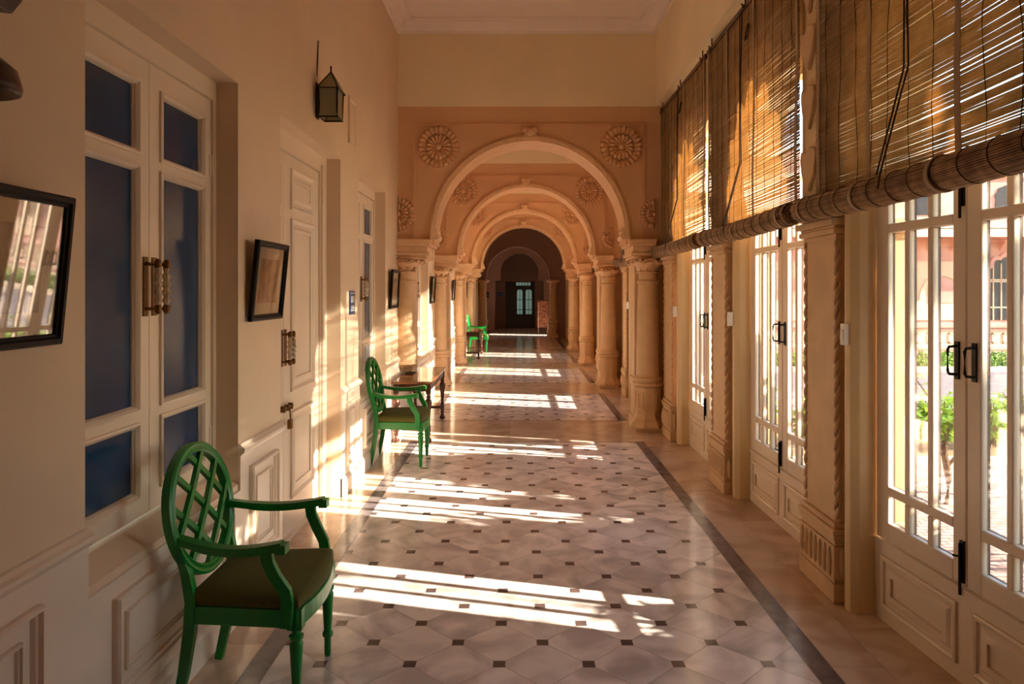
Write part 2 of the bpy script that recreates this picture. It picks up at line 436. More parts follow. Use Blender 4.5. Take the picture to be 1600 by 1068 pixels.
# ------------------------------------------------------------------ crossing arch walls
ACX, AR, ACZ = .137, 1.13, 2.29
def arcpts(cx, cz, r, n=48): return [(cx-r*math.cos(PI*i/n), cz+r*math.sin(PI*i/n)) for i in range(n+1)]
def rosette(parent, u, v, R, cut=None):
    m = MB(); m.M = Matrix(((1, 0, 0, u), (0, 0, 1, -.0), (0, 1, 0, v), (0, 0, 0, 1)))   # local z -> -Y after flip below
    m.M = Matrix(((1, 0, 0, u), (0, 0, -1, 0), (0, 1, 0, v), (0, 0, 0, 1)))
    a0, a1 = cut or (0, 2*PI)
    m.lathe([(R*1.04, -.005), (R*1.04, .014), (R*1.0, .020), (R*.98, .014), (R*.9, .012)], seg=32, a0=a0, a1=a1)
    def ring(r0, r1, n, h):
        h *= 1.15
        for k in range(n):
            a = a0+(a1-a0)*(k+.5)/n; w = (a1-a0)/n*.5; vs = []; fs = []
            for j, (t, hh) in enumerate(((0, .1), (.35, .8), (.75, 1.), (1., .35))):
                ww = w*(1. if t < .9 else .85)
                for q, hq in ((-1, .25), (-.55, .85), (0, 1.), (.55, .85), (1, .25)):
                    aa = a+ww*q; r = r0+(r1-r0)*t*(1-.13*q*q); vs.append((r*math.cos(aa), r*math.sin(aa), .02+h*hh*hq))
            for j in range(3):
                for q in range(4): fs.append((j*5+q, j*5+q+1, (j+1)*5+q+1, (j+1)*5+q))
            m.add(vs, fs)
    full = (a1-a0)/(2*PI)
    ring(R*.64, R*1.0, int(24*full), .030); ring(R*.17, R*.62, int(16*full), .040)
    m.lathe([(R*.16, .02), (R*.14, .05), (R*.06, .06)], seg=12, a0=a0, a1=a1)
    return m.build('rosette', M_arch, parent)
def arch(idx, Y, label):
    r = empty('wall_crossing_%d' % idx, (0, Y, 0)); struct(r, label, 'arch wall')
    m = MB(); Xr = 1.80
    pts = [(XL-.02, 2.20), (ACX-AR, 2.20)]+arcpts(ACX, ACZ, AR)+[(ACX+AR, 2.20), (Xr, 2.20), (Xr, ZF), (XL-.02, ZF)]
    m.prism(pts, 0, AT, 'y'); m.build('arch_wall', M_arch, r)
    m = MB(); m.box(XL-.02, Xr, -.012, AT+.012, ZF, ZC); m.build('frieze', M_frieze, r)
    # arch moulding
    m = MB()
    for (r0, r1, h) in ((AR-.012, AR+.052, .030), (AR+.012, AR+.038, .042)):
        o = arcpts(ACX, ACZ, r1, 56); i_ = arcpts(ACX, ACZ, r0, 56)
        for k in range(56):
            a, b, c, d = i_[k], i_[k+1], o[k+1], o[k]
            m.add([(p[0], -h, p[1]) for p in (a, b, c, d)]+[(p[0], .01, p[1]) for p in (a, b, c, d)],
                  [(0, 1, 2, 3), (0, 4, 5, 1), (3, 2, 6, 7), (4, 7, 6, 5)])
    m.build('arch_moulding', M_carve, r, smooth=30)
    # spandrel panel frame
    m = MB(); m.M = Matrix.Rotation(-PI/2, 4, 'Z')
    A, B = -1.25, 1.50
    for (u0, u1, v0, v1) in ((A, B, 3.59, 3.625), (A, A+.035, 2.28, 3.59), (B-.035, B, 2.28, 3.59)):
        m.box(0, .014, u0, u1, v0, v1); m.box(0, .022, u0+.012 if u1-u0 < 1 else u0, u1-.012 if u1-u0 < 1 else u1, v0+.012 if u1-u0 > 1 else v0, v1-.012 if u1-u0 > 1 else v1)
    m.build('panel_moulding', M_arch, r)
    rosette(r, -.94, 3.34, .245); rosette(r, 1.21, 3.34, .245)
    rosette(r, XL+.005, 2.55, .20, (-PI/2, PI/2)); rosette(r, 1.60, 2.55, .17, (PI/2, 3*PI/2))
    # keystone crest
    m = MB(); m.M = Matrix(((1, 0, 0, ACX), (0, 0, -1, 0), (0, 1, 0, ACZ+AR), (0, 0, 0, 1)))
    m.lathe([(.05, 0), (.05, .045), (.03, .06)], 0, .085, seg=12, rf=lambda a, z: 1+.15*math.cos(6*a))
    for sx in (-1, 1):
        m.lathe([(.032, 0), (.032, .04), (.015, .055)], sx*.055, .115, seg=10); m.lathe([(.028, 0), (.028, .04), (.012, .05)], sx*.05, .05, seg=10)
    m.box(-.075, .075, .005, .03, 0, .05); m.build('keystone', M_carve, r, smooth=40)
    # imposts with shoulder scrolls
    for sx, xw, xi in ((-1, XL, ACX-AR), (1, XR, ACX+AR)):
        m = MB(); x0, x1 = sorted((xw-.0*sx, xi+.055*sx))
        for (z0, z1, e) in ((2.02, 2.06, -.03), (2.06, 2.10, 0), (2.10, 2.17, -.02), (2.17, 2.215, .02), (2.215, 2.25, .035)):
            a, b = (x0, x1+e) if sx < 0 else (x0-e, x1)
            m.box(a, b, -.07-e, AT+.05, z0, z1)
        # scroll bracket at the springing
        q = xi+(.0)*sx
        m.prism([(xi, 2.25), (xi-sx*.055, 2.25), (xi-sx*.07, 2.29), (xi-sx*.045, 2.32), (xi-sx*.05, 2.36), (xi-sx*.02, 2.40), (xi+sx*.0, 2.46), (xi+sx*.03, 2.46), (xi+sx*.05, 2.25)], -.05, AT*.5, 'y')
        m.build('impost', M_carve, r, bevel=.006)
    return r
alab = ['tan arch wall with carved rosettes, nearest of the row', 'second arch wall along the corridor', 'third arch wall along the corridor', 'fourth arch wall, before the darker rooms']
ARCH = [arch(i+1, Y, alab[i]) for i, Y in enumerate(ARY)]

# columns
def octp(r, rot=PI/8): return [(r*math.cos(rot+k*PI/4), r*math.sin(rot+k*PI/4)) for k in range(8)]
def make_column(name, z0=0., pedestal=True, half=False):
    r = empty(name)
    if pedestal:
        m = MB(); m.box(-.17, .17, -.17, .17, 0, .045)
        pr = [(.235, .045), (.225, .08), (.175, .14), (.150, .20), (.155, .24), (.155, .50), (.145, .52)]
        m.lathe(pr, seg=8, a0=PI/8, a1=2*PI+PI/8); 
        m.build('pedestal', M_stone, r, bevel=.006)
        q = MB()
        for k in range(8):
            a = k*PI/4; q.M = Matrix.Rotation(a, 4, 'Z') @ Matrix.Translation((.141, 0, 0))
            q.rectframe(-.04, .04, .26, .46, [(0, 0), (0, .010), (.012, .010), (.014, 0)])
        q.build('pedestal_panel', M_carve, r)
    m = MB(); zz = z0
    if pedestal: m.lathe([(.165, .52), (.180, .535), (.180, .56), (.160, .575), (.160, .59), (.172, .60), (.172, .62), (.145, .64), (.138, .66)], seg=28)
    else: m.lathe([(.03, z0), (.10, z0+.03), (.15, z0+.06), (.15, z0+.08), (.135, z0+.09)], seg=28); 
    m.lathe([(.138, .66 if pedestal else z0+.085), (.134, 1.0), (.115, 1.70), (.113, 1.73), (.128, 1.735), (.132, 1.755), (.122, 1.775), (.112, 1.78), (.110, 1.84), (.112, 1.86)], seg=28)
    m.build('shaft', M_stone, r, smooth=40)
    m = MB()
    m.lathe([(.113, 1.855), (.130, 1.86), (.130, 1.875), (.115, 1.885)], seg=24)
    m.lathe([(.110, 1.88), (.125, 1.92), (.155, 1.96), (.185, 1.985), (.17, 2.0), (.165, 2.02), (.19, 2.03)], seg=48, rf=lambda a, z: 1+(.10 if z > 1.89 else 0)*abs(math.cos(4*a))-.05)
    for k in range(8):      # curled leaves
        a = k*PI/4+PI/8; c, s_ = math.cos(a), math.sin(a)
        P = [(r_*c, r_*s_, z) for r_, z in ((.11, 1.885), (.125, 1.935), (.155, 1.985), (.20, 2.015), (.232, 2.005), (.235, 1.975), (.212, 1.965))]
        m.sweep(P, [(-.042, 0), (-.022, .014), (0, .006), (.022, .014), (.042, 0), (.0, -.018)], up=(c*.3, s_*.3, 1))
    m.build('capital', M_carve, r, smooth=50)
    return r
def fix(c, loc, lab, grp=None):
    c.location = loc; tag(c, lab, 'column', grp); return c
ords = ['first', 'second', 'third', 'fourth']
cR = make_column('column'); CX = 1.54
for i, Y in enumerate(ARY):
    c = cR if i == 0 else copy_tree(cR)
    fix(c, (CX, Y+.08, 0), 'carved round column on a pedestal, right side of the %s arch' % ords[i], 'corridor arch columns')
    m = MB(); m.box(CX-.13, 1.80, Y+.26, Y+AT, 0, 2.06); m.box(CX-.15, 1.80, Y+.24, Y+AT+.02, 0, .12); m.box(CX-.145, 1.8, Y+.245, Y+AT+.015, .50, .60); m.M = None; m.v = [Vector((v.x, v.y-Y, v.z)) for v in m.v]; m.build('pier', M_stone, ARCH[i], bevel=.008)
cL = make_column('column', .72, False)
fix(cL, (-1.355, ARY[0]+.12, 0), 'engaged half column above the table, left side of first arch', 'corridor arch columns')
for i, Y in enumerate(ARY[1:]):
    c = copy_tree(cR); fix(c, (-1.36, Y+.08, 0), 'carved round column on a pedestal, left side of the %s arch' % ords[i+1], 'corridor arch columns')
for i, Y in enumerate(ARY):
    w = -1.265 if i == 0 else -1.20
    m = MB(); m.box(XL+.012, w, Y+(.14 if i == 0 else .26), Y+AT, .69 if i == 0 else 0, 2.06); m.v = [Vector((v.x, v.y-Y, v.z)) for v in m.v]; m.build('pier', M_stone, ARCH[i], bevel=.008)

# ------------------------------------------------------------------ right arcade
PY = [-2.26, -.27, 1.72, 3.71, 5.70, 7.70]          # near faces of square pillars
PL = .46
bays = []                                           # openings (y0,y1)
for i in range(2, 5): bays.append((PY[i]+PL, PY[i+1]))
ext = []
for A, B in ((ARY[0]+AT, ARY[1]), (ARY[1]+AT, ARY[2]), (ARY[2]+AT, ARY[3])):
    bays.append((A+.52, B-1.05)); ext += [A+.06, B-1.05]
XA0, XA1 = 1.80, 2.08
def cusp(y0, y1):
    c = (y0+y1)/2; R = (y1-y0)/2-.06; zs = 2.30; n = 7; N = 84; pts = []
    for k in range(N+1):
        t = PI*k/N; q = abs(math.sin(n*t/1.0)) ** .8; r = R*(.86+.14*q) if 0 < k < N else R*.86
        pts.append((c-r*math.cos(t), zs+r*math.sin(t)*1.5))
    return pts
m = MB(); y = -3.0
for (a, b) in bays:
    m.box(XA0, XA1, y, a, 2.0, ZF); c = cusp(a, b)
    m.prism([(a, 2.22)]+[(c[0][0], 2.22)]+c+[(c[-1][0], 2.22), (b, 2.22), (b, ZF), (a, ZF)], XA0, XA1, 'x'); y = b
m.box(XA0, XA1, y, 20., 2.0, ZF)
m.box(XR, XA1, -3.0, 31.0, ZF, ZC)                # upper wall
m.cur = 0
wr = struct(m.build('wall_right', M_frieze))
# infill strips between pillars and arches beyond the first
m = MB()
for (A, B) in ((ARY[0]+AT, ARY[1]), (ARY[1]+AT, ARY[2]), (ARY[2]+AT, ARY[3])):
    m.box(1.80, XA1, A-.55, A+.52, 0, 2.0); m.box(1.80, XA1, B-1.05, B+.1, 0, 2.0)
m.box(1.80, XA1, 8.16, 8.4, 0, 2.0); m.box(1.72, XA1, -3.0, 1.72, 0, ZF)
m.box(1.66, XA1, ARY[3]+.1, 25.5, 0, ZF); m.box(1.66, XA1, 25.5, 26.3, 2.1, ZF); m.box(1.66, XA1, 26.3, 31, 0, ZF)
m.build('wall_infill', M_stone, wr)

def make_pillar():
    r = empty('square_pillar')            # origin: near inner corner at floor; x towards outside, y away
    D = .42
    m = MB()
    for (z0, z1, e) in ((0, .10, .018), (.10, .12, .010), (.12, .30, .016), (.30, .33, .006), (.33, .36, .018), (.36, .39, .024), (.39, .42, .010)):
        m.box(-e+.02, D, -e+.02, PL-.02+e, z0, z1)
    m.build('pillar_base', M_stone, r, bevel=.005)
    m = MB()
    for k in range(7):                      # carved leaf row on base
        y = .05+k*.06
        m.M = Matrix.Translation((.004, y, .21)); m.lathe([(.002, -.08), (.014, -.06), (.020, 0), (.014, .06), (.002, .08)], seg=8)
    for k in range(6):
        m.M = Matrix.Translation((.05+k*.06, .004, .21)); m.lathe([(.002, -.08), (.014, -.06), (.020, 0), (.014, .06), (.002, .08)], seg=8)
    m.M = None; m.build('base_carving', M_stone, r, smooth=50)
    m = MB(); m.prism([(.05, .03), (D, .03), (D, PL-.03), (.05, PL-.03), (.03, PL-.05), (.03, .05)], .42, 1.95); m.build('shaft', M_stone, r)
    for yy in (.036, PL-.036):
        m = MB(); n = 110
        for ph in (0, PI):
            m.tube([(.036+.010*math.cos(ph+i*.55), yy+.010*math.sin(ph+i*.55), .44+i*(1.5/n)) for i in range(n+1)], .011, 6)
        m.build('rope_moulding', M_stone, r, smooth=60)
    m = MB()
    for (z0, z1, e) in ((1.93, 1.955, .0), (1.955, 1.985, .02), (1.985, 2.00, .012), (2.00, 2.035, .035)):
        m.box(.02-e, D, .02-e, PL-.02+e, z0, z1)
    m.build('pillar_cap', M_stone, r, bevel=.005)
    m = MB(); m.box(.035, .14, .0, PL+.03, 2.035, ZF-.02)
    m.build('upper_pilaster', M_jamb, r)
    for sy in (1,):
        m = MB()
        yc = PL*.80
        for (z, w, x) in ((2.42, .11, .012), (2.78, .095, .010), (3.12, .105, .008), (3.45, .08, .012)):
            m.prism([(yc-w, z), (yc-w*.7, z-.10), (yc-w*.3, z-.15), (yc, z-.20), (yc+w*.4, z-.15), (yc+w*.8, z-.09), (yc+w, z), (yc+w*.85, z+.05), (yc+w*.3, z+.03), (yc-w*.2, z+.06), (yc-w*.9, z+.04)], x, .036, 'x')
        m.build('carved_bracket', M_stone, r, bevel=.008)
    return r
p0 = make_pillar(); first = True
plabs = {1.72: 'square stone pillar nearest the camera on the right side', 3.71: 'square carved pillar beside the nearest glazed door', 5.70: 'square carved pillar between the second and third glazed doors',
         7.70: 'square carved pillar just before the first arch column', -.27: 'square stone pillar on the right, level with the camera', -2.26: 'square stone pillar on the right, behind the camera'}
for k, y in enumerate(PY[2:]+ext):
    c = p0 if first else copy_tree(p0); first = False
    c.location = (1.66, y, 0)
    lab = plabs.get(y, 'square stone pillar at the %s glazed door past the %s arch' % (('near end of', 'far end of')[(k-4) % 2], ords[max(0, (k-4)//2)]))
    tag(c, lab.replace('at the near end of glazed', 'at the near end of the glazed').replace('at the far end of glazed', 'at the far end of the glazed'), 'pillar', 'square pillars of the glazed side')
for k, y in enumerate(ext):
    pass

# glazed doors
def glazed_door(idx, X, Y1, wid, ang, label):
    """origin at far bottom corner, local x runs towards the camera, y outdoors"""
    r = empty('door_%d' % idx, (X, Y1, 0), rz=ang-PI/2); struct(r, label, 'door')
    m = MB(); m.box(0, wid, 0, .05, 0, .40); m.box(0, wid, -.006, .05, .385, .403)
    lo = m.build('lower_panel', M_white, r)
    m = MB(); m.M = Matrix(((0, 1, 0, 0), (-1, 0, 0, 0), (0, 0, 1, 0), (0, 0, 0, 1)))
    for a in (.06, wid/2+.05):
        m.rectframe(a, a+wid/2-.11, .07, .33, [(0, 0), (0, .010), (.01, .014), (.022, .010), (.026, 0)])
        m.rectframe(a+.04, a+wid/2-.15, .11, .29, [(0, 0), (.015, .010), (.045, .012), (.045, 0)])
    m.build('panel_moulding', M_white, lo)
    hw = wid/2
    for k in (0, 1):
        a = k*hw+.003; b = (k+1)*hw-.003; m = MB(); t0, t1 = .004, .034
        so, si = (.095, .08); A, B = (a+so, b-si) if k == 0 else (a+si, b-so)
        cw = (B-A-.07)/3; cols = [(A+i*(cw+.035), A+i*(cw+.035)+cw) for i in range(3)]
        rows = [(.50, .635), (.68, 1.935), (1.98, 2.10)]; zb, zt = .408, 2.165
        m.box(a, A, t0, t1, zb, zt); m.box(B, b, t0, t1, zb, zt)
        for z0, z1 in ((zb, .50), (.635, .68), (1.935, 1.98), (2.10, zt)): m.box(A, B, t0, t1, z0, z1)
        for i in (0, 1):
            for z0, z1 in rows: m.box(cols[i][1], cols[i+1][0], t0, t1, z0, z1)
        o = m.build('door_leaf', M_white, r, bevel=.006)
        m = MB(); t0, t1 = .0345, .044
        m.box(a, A, t0, t1, zb, zt); m.box(B, b, t0, t1, zb, zt)
        for z0, z1 in ((zb, .50), (.635, .68), (1.935, 1.98), (2.10, zt)): m.box(A, B, t0, t1, z0, z1)
        for i in (0, 1):
            for z0, z1 in rows: m.box(cols[i][1], cols[i+1][0], t0, t1, z0, z1)
        m.build('outer_face', M_extdark, o)['label'] = 'outer side of the leaf, toned dark for shade'; t0, t1 = .004, .034
        g = MB()
        for c0, c1 in cols:
            for z0, z1 in rows: g.box(c0-.003, c1+.003, .018, .022, z0-.003, z1+.003)
        g.build('pane', M_glass, o)
        hx = B+.032 if k == 0 else A-.032
        q = MB(); q.box(hx-.012, hx+.012, -.004, t0, 1.275, 1.435)
        q.tube([(hx, .0, 1.295), (hx, -.036, 1.298), (hx, -.042, 1.31), (hx, -.042, 1.40), (hx, -.036, 1.413), (hx, .0, 1.416)], .006, 8)
        q.build('handle', M_iron, o, smooth=40)
        if k == 0:
            for z0, z1 in ((.405, .60), (1.985, 2.16)):
                q = MB(); q.box(b-.028, b-.004, -.006, t0, z0+.02, z1); q.tube([(b-.016, -.012, z0-.03), (b-.016, -.012, z1-.01)], .006); q.tube([(b-.016, -.012, z0+.13), (b-.035, -.03, z0+.13)], .005)
                q.build('bolt', M_iron, o)
    m = MB(); m.box(-.005, wid+.005, -.03, .08, 2.168, 2.235)
    m.prism([(-.005, .10), (-.105, .10), (-.105, -.08), (-.095, -.11), (-.06, -.12), (-.03, -.115), (-.005, -.08)], 0, 2.235)
    m.prism([(wid+.005, .10), (wid+.105, .10), (wid+.105, -.08), (wid+.095, -.11), (wid+.06, -.12), (wid+.03, -.115), (wid+.005, -.08)], 0, 2.235)
    m.box(-.158, -.10, .0, .10, 0, 2.235); m.box(wid+.10, wid+.145, .0, .10, 0, 2.235)
    m.build('door_frame', M_jamb, r, bevel=.004)
    return r
glazed_door(2, 1.818, 3.587, 1.30, math.radians(4.3), 'nearest glazed double door on the right, garden visible through it')
glazed_door(3, 1.83, 5.56, 1.30, math.radians(.6), 'second glazed double door from the camera on the right')
glazed_door(4, 1.83, 7.54, 1.30, math.radians(.6), 'third glazed double door, last before the first arch')
for i in range(3):
    a, b = bays[3+i]; glazed_door(5+i, 1.83, b-.11, b-a-.22, 0, 'glazed double door between the %s and %s arches' % (ords[i], ords[i+1]))
# small white boxes on the jambs
for k, (y, lab) in enumerate(((3.64, 'on the jamb of the nearest glazed door'), (5.62, 'on the jamb of the second glazed door'), (7.60, 'on the jamb of the third glazed door'), (bays[3][1]-.05, 'on the door jamb past the first arch'))):
    m = MB(); m.box(-.035, 0, -.022, .022, 0, .11); m.box(-.039, -.035, -.016, .016, .03, .08)
    o = m.build('sensor_box', M_plastic, bevel=.004, loc=(1.708, y, 1.37)); tag(o, 'small white plastic box '+lab, 'box', 'white boxes on the door jambs')

# ------------------------------------------------------------------ bamboo blinds
def blind(y0, y1, lab, x=1.665, zt=3.72, ry0=None, ry1=None, seed=0):
    R = random.Random(seed); r = empty('bamboo_blind', (x, y0, 0)); tag(r, lab, 'blind', 'rolled bamboo blinds along the glazed side')
    L = y1-y0; zb = 2.17; m = MB(); z = zb; seg = 6
    while z < zt:
        h = R.uniform(.0052, .0082)+(.0012 if seed == 1 else 0); d = R.uniform(-.010, .010)
        ys = [-.004*R.random()]+[L*i/seg for i in range(1, seg)]+[L+.008*R.random()]
        ph = R.random()*6; P = []
        for yy in ys: P.append((R.uniform(-.0015, .0015), yy, z+d*(yy/L-.5)*.4+.0012*math.sin(ph+yy*3)+.012*math.sin(PI*yy/L)*-1))
        m.sweep(P, [(-.002, -h/2), (.002, -h/2), (.003, 0), (.002, h/2), (-.002, h/2), (-.003, 0)])
        z += h+R.uniform(*{1: (.0003, .0015), 2: (.0012, .0042), 3: (.0012, .0042), 4: (.004, .010)}.get(seed, (.0008, .0034)))+(R.random() < .03)*.004
    SLM = m
    nt = 4 if L > 2 else 3; tp = [.10+(L-.20)*i/(nt-1) for i in range(nt)] if L < 2 else [.04, L*.36, L*.70, L-.04]
    if L < 2: tp = [.03, L*.40, L*.72, L-.03]
    for t in tp:
        m = MB(); 
        for xo in (-.0075, ):
            m.bar([(xo-.004*math.sin(i*.9), t+.006*math.sin(i*.5+t*9), zb+(zt-zb)*i/10) for i in range(11)], .003, .036, up=(0, 1, 0))
        m.build('edge_tape', M_tape, r)
    m = SLM; m.cur = 1
    for k in range(int(L/.16)):
        t = .1+k*.16+R.uniform(-.02, .02)
        m.tube([(-.006+.002*(i % 2), t+.008*math.sin(i*1.3+k)+.012*math.sin(i*.35+k*2), zb+(zt-zb)*i/14) for i in range(15)], .0018, 5)
    m.build('slat_screen', [M_slat, M_cord], r)
    # pull cords
    m = MB(); t = L*.52
    m.tube([(-.012, t, zt), (-.018, t+.02, 3.2), (-.02, t, 2.6), (-.145, t-.01, 2.14), (-.15, t, 2.08)], .004, 6)
    m.tube([(-.012, t+.05, zt), (-.02, t+.03, 3.1), (-.02, t+.035, 2.6), (-.145, t+.02, 2.14)], .004, 6)
    for i in range(3): m.tube([(-.03+.01*math.cos(a*.7), t-.18+.03*math.sin(a*.7)+.01*i, 3.5+.06*math.cos(a*.7)) for a in range(9)], .003, 5)
    m.build('pull_cord', M_cord, r)
    # head batten
    m = MB(); m.box(-.012, .012, -.02, L+.02, zt-.01, zt+.03)
    for t in (.1, L*.5, L-.1): m.tube([(0, t, zt+.03), (0, t, ZF+.01)], .006, 6); m.tube([(-.02, t-.02, zt), (-.02, t+.02, zt+.04)], .008, 6)
    m.build('head_batten', M_wood, r)
    # roll
    a0 = (ry0 if ry0 is not None else y0)-y0; a1 = (ry1 if ry1 is not None else y1)-y0; zr, xr, rr = 2.10, -.068, .062
    def sag(yy): return -.012*math.sin(PI*(yy-a0)/(a1-a0))
    core = MB(); core.tube([(xr, a0+.01+(a1-a0-.02)*i/8, zr+sag(a0+(a1-a0)*i/8)) for i in range(9)], rr-.009, 24)
    rl = MB(); n = 46
    for k in range(n):
        a = 2*PI*k/n; q = rr*(1+.03*math.sin(3*a)+.02*R.uniform(-1, 1)); e0, e1 = R.uniform(-.012, .006), R.uniform(-.006, .012)
        rl.tube([(xr+q*math.cos(a+.05*math.sin(j)), a0+e0+(a1-a0-e0+e1)*j/6, zr+q*math.sin(a+.05*math.sin(j))+sag(a0+(a1-a0)*j/6)) for j in range(7)], R.uniform(.0026, .0046), 5)
    # spiral end
    for yy in (a0-.004, a1+.004):
        rl.tube([(xr+(.008+.050*i/70)*math.cos(i*.45), yy, zr+(.008+.050*i/70)*math.sin(i*.45)) for i in range(71)], .0035, 5)
    rl.cur = 1
    for i in range(int((a1-a0)/.16)):
        yy = a0+.05+i*.16
        rl.tube([(xr+(rr+.006)*math.cos(2*PI*k/20), yy+.012*math.sin(2*PI*k/20), zr+sag(yy)+(rr+.006)*math.sin(2*PI*k/20)) for k in range(20)], .0022, 5, closed=True)
    core.build('roll_core', M_cord, r); rl.build('roll', [M_roll, M_cord], r)
    R2 = rr+.008
    nb = 3 if L < 2 else 4
    for i in range(nb):
        yy = a0+.10+(a1-a0-.2)*i/(nb-1)
        tb = MB()
        tb.sweep([(xr+R2*math.cos(2*PI*k/24), yy, zr+sag(yy)+R2*math.sin(2*PI*k/24)) for k in range(24)], [(-.002, -.013), (.002, -.013), (.0025, -.002), (.001, 0), (.0025, .002), (.002, .013), (-.002, .013)], closed=True, up=(0, 1, 0))
        tb.build('roll_tie', M_tape, r)
blind(1.93, 3.93, 'nearest bamboo blind, over the nearest glazed door', ry1=3.97, seed=1)
blind(4.17, 6.16, 'middle bamboo blind, above the second glazed door', ry0=4.10, ry1=6.08, seed=2)
blind(6.26, 8.22, 'far bamboo blind ending at the first arch', ry0=6.24, ry1=8.20, seed=3)
blind(9.25, 11.5, 'bamboo blind hanging past the first arch column', seed=4)

# ------------------------------------------------------------------ darker far rooms
def plain_arch(idx, Y, cx, r, cz, T, label, m_):
    e = empty('wall_crossing_%d' % idx, (0, Y, 0)); struct(e, label, 'arch wall')
    m = MB()
    m.prism([(XL-.02, 0), (cx-r-.22, 0), (cx-r-.22, cz-.35), (cx-r, cz-.3), (cx-r, cz)]+arcpts(cx, cz, r)+[(cx+r, cz-.3), (cx+r+.22, cz-.35), (cx+r+.22, 0), (1.70, 0), (1.70, ZC), (XL-.02, ZC)], 0, T, 'y')
    m.build('arch_wall', m_, e)
    q = MB()
    for (r0, r1, h) in ((r-.01, r+.05, .03),):
        o = arcpts(cx, cz, r1, 40); i_ = arcpts(cx, cz, r0, 40)
        for k in range(40):
            a, b, c, d = i_[k], i_[k+1], o[k+1], o[k]
            q.add([(p[0], -h, p[1]) for p in (a, b, c, d)]+[(p[0], .01, p[1]) for p in (a, b, c, d)], [(0, 1, 2, 3), (0, 4, 5, 1), (3, 2, 6, 7), (4, 7, 6, 5)])
    for sx in (-1, 1):
        q.box(cx+sx*(r+.11)-.14, cx+sx*(r+.11)+.14, -.05, T*.5, cz-.18, cz-.08); q.box(cx+sx*(r+.11)-.12, cx+sx*(r+.11)+.12, -.03, T*.5, cz-.3, cz-.18)
    q.build('arch_moulding', m_, e)
    return e
M_mauve = mat('dimmed_mauve_plaster', (.60, .47, .42), .6, var=.1)  # darker than the other arches: dimness of the far rooms put into the colour
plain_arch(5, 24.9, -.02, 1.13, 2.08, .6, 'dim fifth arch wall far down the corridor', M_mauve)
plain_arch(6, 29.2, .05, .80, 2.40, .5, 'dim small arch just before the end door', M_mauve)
for sx, s in ((-1, 'left'), (1, 'right')):
    c = copy_tree(cR); fix(c, (-.02+sx*1.22, 24.62, 0), 'dim round column, %s side of the far fifth arch' % s, 'corridor arch columns')
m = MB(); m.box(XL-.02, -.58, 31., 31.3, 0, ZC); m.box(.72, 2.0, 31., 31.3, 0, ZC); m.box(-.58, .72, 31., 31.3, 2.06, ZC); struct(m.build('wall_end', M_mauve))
r = empty('door_8', (-.58, 31.05, 0)); struct(r, 'dark wooden door with glazed leaves at the far end', 'door')
m = MB(); m.box(0, .06, 0, .12, 0, 2.06); m.box(1.24, 1.30, 0, .12, 0, 2.06); m.box(.06, 1.24, 0, .12, 1.84, 1.88); m.box(.06, 1.24, 0, .12, 2.02, 2.06)
m.box(.06, .46, 0, .12, 1.88, 2.02)
for k in range(6): m.box(.46+k*.13, .485+k*.13, 0, .12, 1.88, 2.02)
m.box(1.13, 1.24, 0, .12, 1.88, 2.02)
m.build('door_frame', M_enddoor, r)
for (a, b) in ((.06, .45),):
    m = MB(); m.box(a, b, .02, .07, .0, 1.84); m.build('side_panel', M_enddoor, r)
for (a, b) in ((.45, .83), (.83, 1.24)):
    m = MB(); m.box(a, a+.07, .03, .08, 0, 1.84); m.box(b-.07, b, .03, .08, 0, 1.84); m.box(a+.07, b-.07, .03, .08, 0, .62); m.box(a+.07, b-.07, .03, .08, 1.72, 1.84)
    for z in (.80, 1.24): m.box(a+.07, b-.07, .03, .08, z, z+.03)
    m.box((a+b)/2-.012, (a+b)/2+.012, .03, .08, .62, 1.72)
    c = (a+b)/2; rr_ = (b-a)/2-.07
    m.prism([(c-rr_, 1.60)]+[(c-rr_*math.cos(PI*i/10), 1.60+.11*math.sin(PI*i/10)) for i in range(11)]+[(c+rr_, 1.73), (c-rr_, 1.73)], .03, .08, 'y')
    m.build('door_leaf', M_enddoor, r)
m = MB(); m.box(-1.2, 2.2, 34.5, 34.8, -.15, 3.6); m.box(2.2, 2.4, 31.6, 34.8, -.15, 3.6); m.box(-1.2, 2.4, 31.6, 34.8, 3.6, 3.8); tag(m.build('end_door_backdrop', mat('grey_green_render', (.50, .58, .52), .8)), 'grey-green backdrop with added shading roof and side, behind the far end door', 'wall')  # added backdrop; its roof and side wall keep the sun off it

